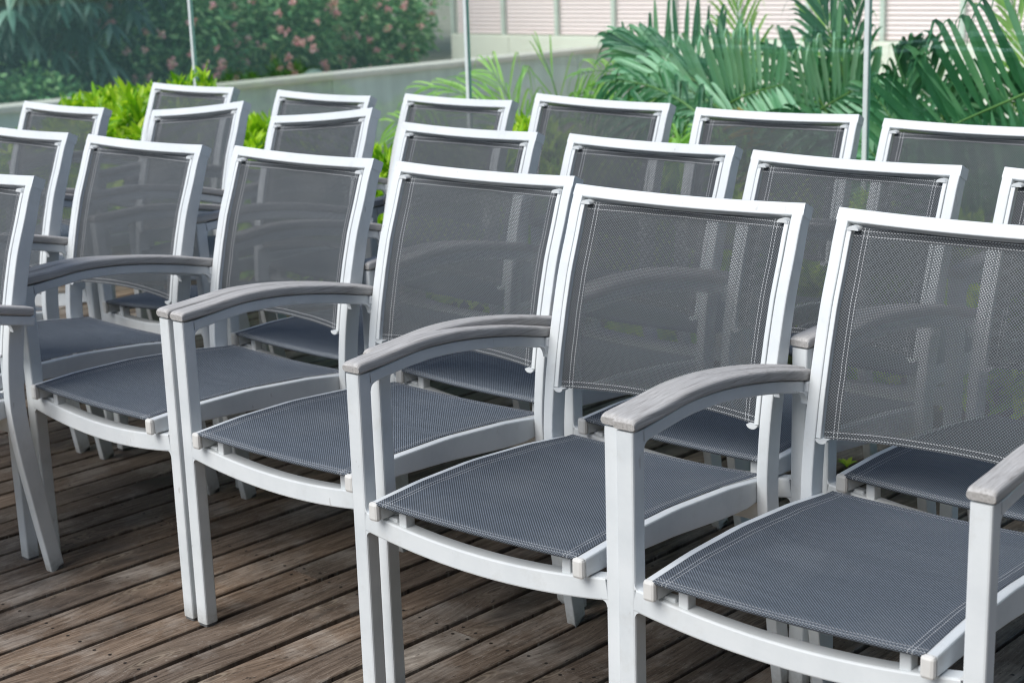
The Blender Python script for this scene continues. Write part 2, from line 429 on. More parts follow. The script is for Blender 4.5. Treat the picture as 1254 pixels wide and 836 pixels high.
    for sx in (-1, 1):
        fillet(bm, (sx * .2575, 0, .3640), (-sx, 0, -.12), (0, 0, -1), .011, (0, 1, 0), .0285)
        fillet(bm, (sx * .2575, 0, .3990), (-sx, 0, -.12), (0, 0, 1), .008, (0, 1, 0), .0285)
    fr = from_bm('front_rail', bm, mt, t)
    for s in (-1, 1):
        bm = bmesh.new()
        box(bm, (s * .175, .002, .401), (.017, .022, .044), .002)
        box(bm, (s * .206, .004, .3905), (.030, .018, .012), .003)
        br = from_bm('bracket', bm, mt, fr)
        bm = bmesh.new()
        g = bmesh.ops.create_cone(bm, cap_ends=True, segments=12, radius1=.0048, radius2=.004, depth=.004)
        bmesh.ops.transform(bm, matrix=Matrix.Translation((s * .1648, .002, .412)) @ Matrix.Rotation(PI / 2, 4, 'Y'), verts=g['verts'])
        from_bm('bolt', bm, M['bolt'], fr)
    bm = bmesh.new()
    yt = posty(.872)
    # rear rail
    sweep(bm, [(-.2275, posty(.354) + .019, .354), (.2275, posty(.354) + .019, .354)], (0, 1, 0), .030, .036, .003)
    from_bm('rear_rail', bm, M['stained'], t)
    # top rail of the back
    bm = bmesh.new(); path = []
    ty = (posty(.882) - posty(.862)) / .020
    tv = Vector((0, ty, 1)).normalized(); nv = Vector((0, 1, -ty)).normalized()
    for i in range(n + 1):
        x = -.2503 + .5006 * i / n; q = 1 - (x / .2503) ** 2
        zc = .8725 - .0045 * q
        path.append((x, posty(.8725) + .0153 - .004 * q, zc))
    sweep(bm, path, nv, .0312, .0235, .0022)
    from_bm('top_rail', bm, mt, t)
    # back sling
    nx, ny = 18, 20; X0, Z0, Z1 = .2155, .5105, .8575
    V, UV, EDG, F = [], [], [], []
    for j in range(ny + 1):
        for i in range(nx + 1):
            a, b = i / nx, j / ny; x = -X0 + 2 * X0 * a; q = 1 - (x / X0) ** 2
            z = Z0 + (Z1 - Z0) * b + (.007 * q * (1 - b)) - .0025 * q * b
            V.append((x, posty(z) + .008 + .017 * q, z))
            u, v = x + X0, (z - Z0) * 1.04; UV.append((u, v)); EDG.append((min(a, 1 - a) * 2 * X0, min(b, 1 - b) * (Z1 - Z0)))
    for j in range(ny):
        for i in range(nx):
            k = j * (nx + 1) + i; F.append((k, k + 1, k + nx + 2, k + nx + 1))
    def sheet(name, mat='sling'):
        me = bpy.data.meshes.new(name); me.from_pydata(V, [], F); me.update()
        l1 = me.uv_layers.new(name='UVMap'); l2 = me.uv_layers.new(name='edge')
        for lp in me.loops:
            l1.data[lp.index].uv = UV[lp.vertex_index]; l2.data[lp.index].uv = EDG[lp.vertex_index]
        me.polygons.foreach_set('use_smooth', [True] * len(me.polygons))
        return link(name, me, M[mat], t)
    sheet('backrest')
    # seat sling, hem turned down at the front and the back
    V, UV, EDG, F = [], [], [], []
    nx, ny = 18, 22; X0 = .2125; Y0, Y1 = -.033, .512
    rows = [(-.026, -.009, -.012), (-.0335, -.0045, -.006)] + [(Y0 + (Y1 - Y0) * j / ny, 0.0, (Y1 - Y0) * j / ny) for j in range(ny + 1)]
    for j, (y, dz, vv) in enumerate(rows):
        b = max(0, min(1, (y - Y0) / (Y1 - Y0)))
        for i in range(nx + 1):
            a = i / nx; x = -X0 + 2 * X0 * a; q = 1 - (x / X0) ** 2
            lift = .0016
            z = interp(SEAT, max(-.030, min(.50, y))) + lift + dz - q * (.004 + .013 * math.sin(PI * b))
            V.append((x, y, z)); UV.append((x + X0, vv))
            EDG.append((min(a, 1 - a) * 2 * X0, min(max(vv, 0) if j > 1 else .001, (1 - b) * (Y1 - Y0))))
    ny2 = len(rows) - 1
    for j in range(ny2):
        for i in range(nx):
            k = j * (nx + 1) + i; F.append((k, k + 1, k + nx + 2, k + nx + 1))
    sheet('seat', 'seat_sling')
    return t

def children(o): return [c for c in bpy.data.objects if c.parent == o]
def copy_tree(o, parent=None):
    c = o.copy(); COL.objects.link(c); c.parent = parent
    for k in KIDS.get(o.name, []): copy_tree(k, c)
    return c
proto = make_chair()
KIDS = {}
for o in list(bpy.data.objects):
    if o.parent: KIDS.setdefault(o.parent.name, []).append(o)

CHAIRS = [
 # x, y, yaw, roll, pitch, z, group, label
 (-1.5762, 3.0947, -.6653, 0, 0, 0, 'front', 'armchair standing alone ahead of the front row at the left edge'),
 (-1.762, 4.03, -.76, 0, 0, 0, 'front', 'front row armchair cut off by the left edge, just behind the lone forward chair'),
 (-1.3279, 3.6329, -.7503, 0, 0, 0, 'front', 'front row armchair whose left arm disappears behind the lone forward chair at far left'),
 (-.8783, 3.2609, -.7523, 0, 0, 0, 'front', 'front row armchair with the lone forward chair hiding its left front foot'),
 (-.4405, 2.8612, -.7199, 0, 0, 0, 'front', 'middle armchair of the front row, its left front foot fully visible on the deck'),
 (-.0552, 2.4249, -.7007, 0, 0, 0, 'front', 'front row armchair with whole seat and back in view, second from the right end'),
 (.3782, 2.0499, -.6946, 0, 0, 0, 'front', 'nearest and largest armchair, at the right end of the front row'),
 (-1.8487, 4.7728, -.7867, 0, 0, 0, 'second', 'farthest left armchair of the second row, its back in front of the lime hedge'),
 (-1.3352, 4.4768, -.7844, .1014, -.0376, .0276, 'second', 'second row armchair tipped sideways directly in front of the leftmost back row chair'),
 (-.9197, 4.0605, -.8517, .0991, -.0182, .0270, 'second', 'second row armchair tipped sideways, fourth chair back right of the tipped one nearest the hedge'),
 (-.5111, 3.6984, -.7789, 0, 0, 0, 'second', 'level second row armchair standing just right of the two tipped chairs'),
 (-.0756, 3.2961, -.7746, 0, 0, 0, 'second', 'second row armchair directly behind the front row chair second from right'),
 (.3133, 2.8691, -.767, 0, 0, 0, 'second', 'second row armchair directly behind the nearest and largest chair'),
 (.7442, 2.4823, -.7676, 0, 0, 0, 'second', 'second row armchair cut off by the right edge of the photo'),
 (-1.5442, 5.417, -.7697, 0, 0, 0, 'back', 'leftmost back row armchair, below the white glass post and beside the lime hedge'),
 (-1.0265, 4.9066, -.8031, 0, 0, 0, 'back', 'back row armchair mostly hidden behind a sideways tipped chair, against the grey wall'),
 (-.575, 4.5991, -.8114, 0, 0, 0, 'back', 'back row armchair in front of the middle glass post and the lime palm'),
 (-.123, 4.211, -.752, -.02, .02, .006, 'back', 'back row armchair just right of the lime palm, greenery showing through its mesh'),
 (.3486, 3.8274, -.6963, 0, 0, 0, 'back', 'back row armchair whose right corner touches the right glass post'),
 (.7332, 3.412, -.76, 0, 0, 0, 'back', 'back row armchair right of the right glass post, cut off by the right edge'),
]
CHAIRS[9] = CHAIRS[9][:7] + ('second row armchair tipped sideways, the right hand one of the two tipped chairs',)
GR = {'front': 'armchairs set out in rows on the deck', 'second': 'armchairs set out in rows on the deck', 'back': 'armchairs set out in rows on the deck'}
for i, (x, y, yaw, roll, pit, z, g, lab) in enumerate(CHAIRS):
    c = proto if i == 0 else copy_tree(proto)
    c.rotation_mode = 'YXZ'
    c.location = (x, y, z); c.rotation_euler = (pit, -roll, yaw)
    tag(c, lab, 'armchair', GR[g])

# ------------------------------------------------------------------ deck
def make_deck():
    rng = random.Random(5)
    bm = bmesh.new(); uvl = bm.loops.layers.uv.new('UVMap')
    R0, R1, K0, K1 = -11.0, 6.0, -5.0, 4.86
    pitch = .0995; nb = int((R1 - R0) / pitch); shift = -3.062
    base = shift - math.ceil((shift - R0) / pitch) * pitch
    JO = [JK + .52 * i for i in range(-30, 30)]
    th = .024
    for b in range(nb):
        r0 = base + b * pitch
        gap = rng.choice((.0085, .0095, .011, .013, .018)) 
        ra, rb = r0 + gap / 2, r0 + pitch - gap / 2
        # lengths end on joists
        ends = [K0]; k = rng.uniform(-1, 1)
        cand = [j for j in JO if K0 + .5 < j < K1 - .4]
        last = K0
        for j in cand:
            near = (abs(j - JK) < .01 and r0 < -2.2 and rng.random() < .5)
            if (j - last > 2.0 and rng.random() < .35) or (near and j - last > 1): ends.append(j); last = j
        ends.append(K1)
        for a, c in zip(ends, ends[1:]):
            ka, kb = a + .0012, c - .0012
            dz = rng.uniform(-.0012, .0012); ch = .0022
            tl = rng.uniform(-.0008, .0008)
            prof = [(ra, -th), (ra, -ch), (ra + ch * .9, 0), (rb - ch * .9, tl), (rb, tl - ch), (rb, -th)]
            n = max(2, int((kb - ka) / .5)); rings = []
            wv = [rng.uniform(-.0009, .0009) for _ in range(n + 1)]
            for i in range(n + 1):
                kk = ka + (kb - ka) * i / n
                rings.append([(bm.verts.new(rk(r + wv[i], kk, z + dz)), kk, r) for r, z in prof])
            for i in range(n):
                for j in range(5):
                    q = (rings[i][j], rings[i][j + 1], rings[i + 1][j + 1], rings[i + 1][j])
                    f = bm.faces.new([v[0] for v in q]); 
                    for lp, v in zip(f.loops, q): lp[uvl].uv = (v[1], v[2] + b * .37)
            for rg in (rings[0], rings[-1]):
                f = bm.faces.new([v[0] for v in rg])
                for lp, v in zip(f.loops, rg): lp[uvl].uv = (v[1], v[2])
            # screws, two per joist
            for j in JO:
                if not (ka - .03 < j < kb + .03): continue
                kk = min(max(j, ka + .018), kb - .018)
                if not (-4.5 < r0 < 1 and .3 < kk < 4.6): continue
                for rr in (ra + .020, rb - .020):
                    c0 = rk(rr + rng.uniform(-.004, .004), kk + rng.uniform(-.005, .005), dz + .0006)
                    vs = [bm.verts.new(c0 + Vector((math.cos(q * PI / 4), math.sin(q * PI / 4), 0)) * .0038) for q in range(8)]
                    f = bm.faces.new(vs); f.material_index = 1
    bmesh.ops.recalc_face_normals(bm, faces=bm.faces)
    o = from_bm('deck', bm, [M['deck'], M['screw']]); tag(o, kind='structure')
    bm = bmesh.new()
    rot = Matrix((ER, ED, (0, 0, 1))).transposed()
    for j in JO:
        if K0 < j < K1: box(bm, rk((R0 + R1) / 2, j, -.075), (R1 - R0, .05, .09), 0, rot)
    tag(from_bm('deck_joists', bm, M['joist']), kind='structure')
    bm = bmesh.new()
    box(bm, rk((R0 + R1) / 2, (K0 + K1) / 2, -.72), (R1 - R0 - .02, K1 - K0 - .02, 1.06), 0, rot)
    tag(from_bm('soil_bed', bm, M['dark']), kind='structure')
    bm = bmesh.new()
    box(bm, rk(-30.5, -17.6, -.10), (38.98, 44.9, .20), 0, rot)  # unseen paving, added for the glass to reflect as a veil
    box(bm, rk(26.5, -17.6, -.10), (40.98, 44.9, .20), 0, rot)
    box(bm, rk(-2.5, -22.6, -.10), (17.0, 35.1, .20), 0, rot)
    box(bm, rk(-2.5, 4.88, -.6), (97, .03, 1.19), 0, rot)
    tag(from_bm('added_terrace_paving', bm, M['paving']), kind='structure')
JK = 1.02
make_deck()

def slab(name, r0, r1, k0, k1, z0, z1, m, parent=None, bev=0.0):
    rot = Matrix((ER, ED, (0, 0, 1))).transposed(); bm = bmesh.new()
    box(bm, rk((r0 + r1) / 2, (k0 + k1) / 2, (z0 + z1) / 2), (r1 - r0, k1 - k0, z1 - z0), bev, rot)
    return from_bm(name, bm, m, parent)

# ground beyond the deck, out to the horizon
bm = bmesh.new(); bmesh.ops.create_grid(bm, x_segments=2, y_segments=2, size=400)
tag(from_bm('ground', bm, M['ground'], loc=(0, 0, -1.22)), kind='structure')

# ------------------------------------------------------------------ glass balustrade
gb = empty('glass_balustrade', rk(-4.66, 4.7, 0))
tag(gb, 'frameless green glass balustrade with slim metal posts behind the back row of chairs', 'balustrade')
gi = Matrix.Translation(-gb.location)
def gpart(o):
    o.data.transform(gi); o.parent = gb; return o
RAILZ = [(.600, .615), (.502, .525), (.425, .463), (.322, .356)]
GP = [-10.33, -6.567, -4.668, -2.796, -.91, .97, 2.85]
for i, r in enumerate(GP):
    gpart(slab('post', r - .009, r + .009, 4.690, 4.710, 0.0, 1.62, M['steel'], None, .003))
    o = gpart(slab('base_plate', r - .05, r + .05, 4.66, 4.74, .001, .010, M['steel'], None, .002))
    if i + 1 < len(GP):
        o = slab('glass_panel', r + .0105, GP[i + 1] - .0105, 4.694, 4.706, .03, 1.60, [M['glass'], M['glass_edge']])
        for p in o.data.polygons:
            if abs(Vector(p.normal).dot(ED)) < .5: p.material_index = 1
        gpart(o)

# ------------------------------------------------------------------ leaves
def leaf_mesh(name, items, m, parent=None):
    """items: (base, direction, length, width, normal, fold, droop, nseg) -> folded pointed leaves in one mesh"""
    V, F = [], []
    for (b, d, L, W, nrm, fold, droop, ns, *ex) in items:
        tf = ex[0] if ex else 2.6
        d = d.normalized(); s = d.cross(nrm)
        if s.length < 1e-4: s = d.orthogonal()
        s.normalize(); n = s.cross(d).normalized()
        k = len(V); V.append(tuple(b)); F0 = None
        prev = (k,)
        for i in range(1, ns + 1):
            t = i / ns
            tip = max(0.0, t - .66) if ns >= 8 else 0.0
            c = b + d * (L * (t - tip * .35)) + Vector((0, 0, -1)) * (droop * L * t * t + tip * tip * L * tf * 1.2)
            if i == ns:
                V.append(tuple(c)); q = len(V) - 1
                if len(prev) == 3:
                    F.append((prev[0], prev[1], q)); F.append((prev[1], prev[2], q))
                else: F.append((prev[0], q, q))
            else:
                w = (W * .5 * min(1.0, .45 + 2.2 * t, 1.9 * (1 - t)) if ns >= 8 else W * .5 * math.sin(PI * (t ** .75)) ** .8) if ns > 2 else W * .5
                V.append(tuple(c - s * w + n * (w * fold))); V.append(tuple(c)); V.append(tuple(c + s * w + n * (w * fold)))
                q = len(V) - 3
                if len(prev) == 1:
                    F.append((prev[0], q + 1, q)); F.append((prev[0], q + 2, q + 1))
                else:
                    F.append((prev[0], prev[1], q + 1, q)); F.append((prev[1], prev[2], q + 2, q + 1))
                prev = (q, q + 1, q + 2)
    return mesh_np(name, V, F, m, parent, True)
def rv(rng, s=1.0):
    while True:
        v = Vector((rng.uniform(-1, 1), rng.uniform(-1, 1), rng.uniform(-1, 1)))
        if .05 < v.length < 1: return v.normalized() * s

# hedge in front of the glass
def make_hedge():
    rng = random.Random(3)
    hd = empty('hedge', rk(-4.6, 4.3, 0))
    tag(hd, 'low bright lime green leafy hedge between the back row of chairs and the glass', 'hedge')
    HT = [(-9, .25), (-7.5, .28), (-7.25, .50), (-7.05, .68), (-6.75, .735), (-6.5, .79), (-6.2, .79), (-6.0, .69), (-5.6, .64), (-5.2, .60), (-4.8, .55), (-4.4, .62), (-4.0, .70), (-3.8, .63), (-3.3, .60), (-2.4, .52), (-1.0, .55)]
    items = []; tw = []
    for _ in range(3300):
        r = rng.uniform(-8.6, -1.2)
        h = interp(HT, r)
        k = rng.uniform(4.02, 4.60)
        top = rng.random() < .55
        edge = 1 - ((k - 4.31) / .30) ** 4 * .35
        if top: z = (h - .055) * edge - abs(rng.gauss(0, .05))
        else:
            z = rng.uniform(.10, (h - .10) * edge); k = 4.02 + abs(rng.gauss(0, .09)) if rng.random() < .8 else k
        lump = .035 * math.sin(r * 9.1 + 1.3) + .03 * math.sin(r * 21.0 + k * 7)
        z += lump * (1 if top else .3); z -= .055
        b = rk(r, k + lump, max(z, .04))
        up = (Vector((0, 0, 1)) * (1.0 if top else .45) + (-ED) * (.15 if top else .7) + rv(rng, .45)).normalized()
        nl = rng.randint(6, 9)
        a0 = rng.uniform(0, 6.28); o1 = up.orthogonal().normalized(); o2 = up.cross(o1)
        for q in range(nl):
            an = a0 + q * 2.4
            lv = rng.uniform(.0, 1)
            out = o1 * math.cos(an) + o2 * math.sin(an)
            d = (up * (.35 + .9 * lv) + out * (1.0 - .5 * lv)).normalized()
            L = rng.uniform(.070, .118)
            items.append((b + up * (.05 * lv), d, L, L * .25, up, .35, rng.uniform(.0, .25), 4))
    leaf_mesh('foliage', [(b - hd.location, *x) for b, *x in items], M['hedge'], hd)
    bm = bmesh.new()
    for i in range(46):
        r = -8.6 + 7.3 * i / 45 + rng.uniform(-.05, .05); k = rng.uniform(4.15, 4.45)
        for q in range(3):
            tp = rk(r + rng.uniform(-.12, .12), k + rng.uniform(-.1, .1), interp(HT, r) * .8) - hd.location
            bs = rk(r, k, 0) - hd.location
            sweep(bm, [bs, (bs + tp) / 2 + rv(rng, .02), tp], (1, 0, 0), [.010, .008, .004], [.010, .008, .004], .002, 1)
    from_bm('stem', bm, M['twig'], hd)
make_hedge()

# ------------------------------------------------------------------ palms
CAMP = Vector((0, 0, CAM_H))
def bez(p0, p1, p2, t): return p0 * (1 - t) ** 2 + p1 * (2 * t * (1 - t)) + p2 * t * t
def frond(parent, P0, P1, P2, n, L, W, droop, m, face=None, rng=random, ang=(62, 22), start=.12, jit=.12, fold=.35, tipf=1.6, name='frond'):
    org = parent.location; n = int(n * 1.5); W = W * .52; L = L * 1.28
    face = face or (CAMP - P1).normalized()
    items = []
    for i in range(n):
        t = start + (1 - start) * (i + .5) / n
        p = bez(P0, P1, P2, t); tg = (bez(P0, P1, P2, min(1, t + .02)) - bez(P0, P1, P2, t - .02)).normalized()
        side = tg.cross(face).normalized()
        prof = (.55 + .45 * math.sin(PI * min(1, t * .95 + .05))) * (1 if t < .85 else .8)
        for sg in (-1, 1):
            a = math.radians(ang[0] + (ang[1] - ang[0]) * t + rng.uniform(-7, 7))
            d = tg * math.cos(a) + side * (sg * math.sin(a)) + rv(rng, jit) + face * .12
            items.append((p - org, d, L * prof * rng.uniform(.85, 1.1), W * rng.uniform(.8, 1.15), face + rv(rng, .35), fold, droop * rng.uniform(.6, 1.35), 8, tipf * rng.uniform(.4, 1.5)))
    o = leaf_mesh(name, items, m, parent)
    bm = bmesh.new(); N = 14
    path = [bez(P0, P1, P2, i / N) - org for i in range(N + 1)]
    a = (P2 - P0).cross(face).normalized()
    sweep(bm, path, a, [.016 - .012 * i / N for i in range(N + 1)], [.012 - .009 * i / N for i in range(N + 1)], .003, 1)
    st = from_bm('stalk', bm, M['stalk'], o)
    return o
def palm(base, label, specs, seed, n_rand, m_rand, H=1.0, spread=.9, L=.36, W=.042, group='palms behind the glass', cx=None):
    rng = random.Random(seed)
    p = empty('palm', base); tag(p, label, 'palm', group)
    # clump of cane stems
    for q in range(4):
        a = rng.uniform(0, 6.28); bs = Vector((math.cos(a), math.sin(a), 0)) * rng.uniform(.03, .14)
        tp = bs * 2.2 + Vector((0, 0, H * rng.uniform(.7, 1.0)))
        bm = bmesh.new()
        sweep(bm, [bs, (bs + tp) / 2 + Vector((0, 0, .03)), tp], (1, 0, 0), [.036, .03, .022], [.036, .03, .022], .012, 2)
        from_bm('trunk', bm, M['stalk'], p)
    for (a, b, c, K, n, l, w, dr, m, *ex) in specs:
        P = [at(u, v, K + dk) for (u, v, dk) in (a, b, c)]
        kw = ex[0] if ex else {}
        frond(p, P[0], P[1], P[2], n, l, w, dr, M[m], rng=rng, **kw)
    for q in range(n_rand):
        az = rng.uniform(0, 6.28); el = rng.uniform(.55, 1.25)
        h = Vector((math.cos(az), math.sin(az), 0))
        P0 = Vector(base) + Vector((0, 0, H * rng.uniform(.75, 1.0))) + h * .08
        Ln = spread * rng.uniform(.75, 1.15)
        P1 = P0 + h * (Ln * .45 * math.cos(el)) + Vector((0, 0, Ln * .75 * math.sin(el)))
        P2 = P0 + h * (Ln * .95) + Vector((0, 0, Ln * (.55 * math.sin(el) - .35)))
        fc = (Vector((0, 0, 1)) + h * .3).normalized()
        frond(p, P0, P1, P2, 20, L * rng.uniform(.8, 1.1), W, .35, M[m_rand], face=fc, rng=rng)
    return p
G0 = -1.22
def gpos(u, K):
    p = at(u, 150, K); return (p.x, p.y, G0)
palm(gpos(1215, 6.1), 'big dark green palm with broad folded leaflets at the right edge behind the glass', [
    ((1440, 40, .3), (1255, 112, .1), (1085, 190, 0), 5.0, 21, .41, .050, .00, 'palm', dict(ang=(112, 66), jit=.03, tipf=3.4)),
    ((1420, 100, .3), (1250, 190, .1), (1110, 240, 0), 5.35, 18, .40, .048, .05, 'palm', dict(ang=(110, 60), jit=.05, tipf=3.0)),
    ((1180, 330, .2), (1130, 190, 0), (1066, 110, 0), 5.5, 16, .28, .045, .25, 'palm'),
    ((1130, 300, .1), (1090, 200, 0), (1050, 170, 0), 5.1, 9, .24, .045, .55, 'palm_pale'),
    ((1100, 330, .2), (1100, 140, .1), (1115, 60, 0), 5.9, 16, .28, .042, .15, 'palm', dict(ang=(50, 15))),
    ((1060, 330, .2), (1040, 120, .1), (1050, -20, 0), 6.1, 16, .28, .040, .15, 'palm', dict(ang=(45, 12))),
    ((1290, 250, .2), (1270, 60, .1), (1215, -60, 0), 6.3, 16, .30, .035, .15, 'palm_lime', dict(ang=(40, 12))),
    ((1200, 330, 0), (1160, 180, .3), (1135, 55, 0), 6.2, 18, .34, .045, .25, 'palm'),
    ((1290, 330, 0), (1250, 190, .3), (1235, 100, 0), 6.2, 18, .34, .045, .25, 'palm'),
    ((1160, 330, .1), (1120, 200, .1), (1075, 120, 0), 6.3, 18, .36, .05, .3, 'palm'),
    ((1210, 330, .1), (1190, 200, .1), (1180, 110, 0), 6.4, 18, .36, .05, .3, 'palm'),
    ((1330, 330, .1), (1250, 210, .1), (1140, 170, 0), 5.8, 20, .36, .05, .3, 'palm'),
    ], 21, 7, 'palm', H=1.10, spread=.9, L=.40, W=.05)
palm(gpos(985, 6.3), 'spreading green palm between the middle and right glass posts with pale fan of leaflets', [
    ((850, 170, .1), (880, 118, .1), (960, 104, 0), 5.3, 15, .40, .044, .0, 'palm_pale', dict(ang=(88, 62), jit=.03, tipf=2.2)),
    ((930, 190, .2), (985, 140, .1), (1075, 95, 0), 5.6, 15, .38, .040, .05, 'palm_pale', dict(ang=(84, 40), jit=.04, tipf=2.2)),
    ((1060, 250, .2), (1020, 130, 0), (960, 60, 0), 5.9, 18, .34, .036, .2, 'palm'),
    ((1090, 290, .2), (1040, 110, 0), (1000, -10, 0), 6.0, 18, .34, .036, .15, 'palm', dict(ang=(45, 12))),
    ((1000, 250, .2), (960, 148, .1), (860, 142, 0), 5.2, 14, .24, .040, .8, 'palm', dict(tipf=3.)),
    ((1080, 250, .2), (1030, 145, .1), (950, 140, 0), 5.1, 13, .22, .040, .9, 'palm', dict(tipf=3.)),
    ((1010, 250, .2), (950, 172, 0), (900, 140, 0), 5.15, 9, .22, .022, .8, 'palm_dry'),
    ((950, 250, .2), (900, 172, 0), (850, 160, 0), 5.05, 9, .22, .026, .9, 'palm_lime'),
    ((1050, 240, 0), (1020, 60, .1), (1000, -40, 0), 6.6, 14, .30, .03, .15, 'palm_lime', dict(ang=(40, 12))),
    ((930, 240, 0), (905, 60, .1), (900, -30, 0), 6.7, 14, .30, .035, .1, 'palm_lime', dict(ang=(42, 15))),
    ((960, 300, .2), (930, 160, 0), (880, 80, 0), 6.2, 18, .34, .04, .25, 'palm'),
    ((1010, 330, .2), (1000, 180, 0), (1020, 90, 0), 6.4, 18, .34, .045, .3, 'palm'),
    ], 33, 3, 'palm', H=1.05, spread=.9, L=.36, W=.042)
palm(gpos(850, 6.2), 'dark green palm with sweeping leaves left of the pale fan, against the grey wall', [
    ((940, 170, .1), (850, 86, 0), (762, 52, 0), 5.4, 15, .34, .050, .12, 'palm', dict(ang=(30, 6), jit=.03)),
    ((925, 165, 0), (850, 104, 0), (775, 84, 0), 5.3, 11, .30, .045, .15, 'palm_pale', dict(ang=(28, 8), jit=.04)),
    ((915, 100, .2), (850, 76, .2), (765, 70, .1), 6.0, 11, .34, .046, -.03, 'palm', dict(ang=(86, 74), jit=.04, tipf=1.2)),
    ((900, 190, 0), (830, 92, 0), (742, 100, 0), 5.2, 15, .26, .034, .9, 'palm', dict(tipf=3.)),
    ((880, 200, 0), (790, 62, 0), (708, 92, 0), 5.5, 17, .24, .020, 1.0, 'palm_lime', dict(ang=(70, 40))),
    ((870, 210, 0), (820, 140, 0), (755, 130, 0), 5.1, 12, .26, .040, .9, 'palm', dict(tipf=3.)),
    ((880, 250, 0), (850, 190, 0), (815, 178, 0), 5.05, 10, .24, .026, .8, 'palm_lime'),
    ((930, 300, 0), (880, 170, 0), (830, 110, 0), 5.9, 16, .30, .04, .3, 'palm'),
    ], 45, 2, 'palm', H=1.05, spread=.7, L=.32, W=.035)
palm(gpos(640, 5.7), 'slender lime green palm with thin arching leaflets beside the middle glass post', [
    ((660, 250, 0), (640, 110, 0), (520, 108, 0), 5.5, 11, .42, .023, .45, 'palm_lime', dict(ang=(34, 8))),
    ((650, 260, 0), (640, 120, 0), (600, 88, 0), 5.6, 10, .42, .023, .5, 'palm_lime', dict(ang=(40, 14))),
    ((640, 260, 0), (670, 120, 0), (735, 105, 0), 5.5, 8, .32, .028, .7, 'palm_lime', dict(ang=(40, 15))),
    ((600, 270, 0), (560, 140, 0), (478, 150, 0), 5.6, 8, .34, .028, .45, 'palm_lime', dict(ang=(42, 18))),
    ((520, 330, 0), (500, 215, 0), (455, 200, 0), 5.4, 7, .30, .028, .55, 'palm_lime', dict(ang=(42, 18))),
    ((690, 200, 0), (690, 110, 0), (660, 62, 0), 5.8, 3, .30, .016, .1, 'palm_lime', dict(ang=(20, 6))),
    ], 57, 0, 'palm_lime', H=1.2)

# ------------------------------------------------------------------ concrete wall with coping
w = empty('concrete_wall', rk(-16.0, 10, -1.22)); tag(w, 'stained grey concrete wall with pale coping running away behind the glass', 'wall')
wi = Matrix.Translation(-w.location)
WT = -.15
rot = Matrix((ER, ED, (0, 0, 1))).transposed()
bm = bmesh.new(); k = -6.0
while k < 19.2:
    k1 = min(k + 2.44, 19.6); box(bm, rk(-16.05, (k + k1) / 2, (WT - .08 - 1.3) / 2), (.24, k1 - k - .012, WT - .08 + 1.3), .004, rot); k = k1
box(bm, rk(-16.06, 6.8, (WT - .09 - 1.3) / 2), (.20, 25.6, WT - .09 + 1.3), 0, rot)
o = from_bm('wall_face', bm, M['wall']); o.data.transform(wi); o.parent = w
o = slab('coping', -16.26, -15.86, -6, 19.6, WT - .075, WT, M['coping'], None, .012); o.data.transform(wi); o.parent = w
tag(slab('terrace', -80, -16.1, -40, 60, -1.2, -.75, M['ground']), kind='structure')

# ------------------------------------------------------------------ pink louvred building
b = empty('louvred_building', rk(-14, 20, -1.22)); tag(b, 'cream building with pink horizontal louvres and pale green posts beyond the concrete wall', 'building')
bi = Matrix.Translation(-b.location)
def bp(o): o.data.transform(bi); o.parent = b; return o
bp(slab('wall', -20.26, 2.0, 20.0, 27.0, -1.3, -.07, M['cream'], None, .01))
bp(slab('wall', -20.20, 1.9, 20.14, 26.9, -.07, 3.6, M['cream']))
bp(slab('roof', -20.6, 2.3, 19.7, 27.3, 3.6, 3.85, M['cream'], None, .02))
bm = bmesh.new(); z = -.045
while z < 3.55:
    box(bm, rk(-9.2, 20.085, z + .026), (21.9, .012, .058), 0, rot @ Matrix.Rotation(math.radians(-28), 3, 'X')); z += .0685
bp(from_bm('louvres', bm, M['pink']))
for i in range(19):
    r = -20.22 + 1.219 * i
    if r > 1.9: break
    bp(slab('post', r - .035, r + .035, 20.005, 20.075, -.07, 3.6, M['mullion'], None, .004))
    if i % 2 == 1:
        bp(slab('pilaster', r - .03, r + .14, 19.985, 20.0, -1.3, -.10, M['cream'], None, .004))

# ------------------------------------------------------------------ shrubs, trees, woods
def blob_leaves(rng, c, rad, n, L, W, droop=.2, shell=.55, ns=2, lump=.22, down=0.0):
    its = []; ph = [rng.uniform(0, 6.28) for _ in range(6)]
    for _ in range(n):
        d = rv(rng)
        k = 1 + lump * (math.sin(3 * d.x + ph[0]) * math.sin(3.5 * d.y + ph[1]) + .7 * math.sin(6 * d.z + ph[2]) * math.sin(7 * d.x + ph[3]) + .5 * math.sin(11 * d.y + ph[4]) * math.sin(10 * d.z + ph[5]))
        q = (shell + (1 - shell) * rng.random() ** .5) * k
        p = Vector((c[0] + d.x * rad[0] * q, c[1] + d.y * rad[1] * q, c[2] + d.z * rad[2] * q))
        dr = (d + rv(rng, .9) + Vector((0, 0, -down))).normalized()
        l = L * rng.uniform(.7, 1.3)
        its.append((p, dr, l, W * rng.uniform(.7, 1.2), d + rv(rng, .6), .25, droop, ns))
    return its
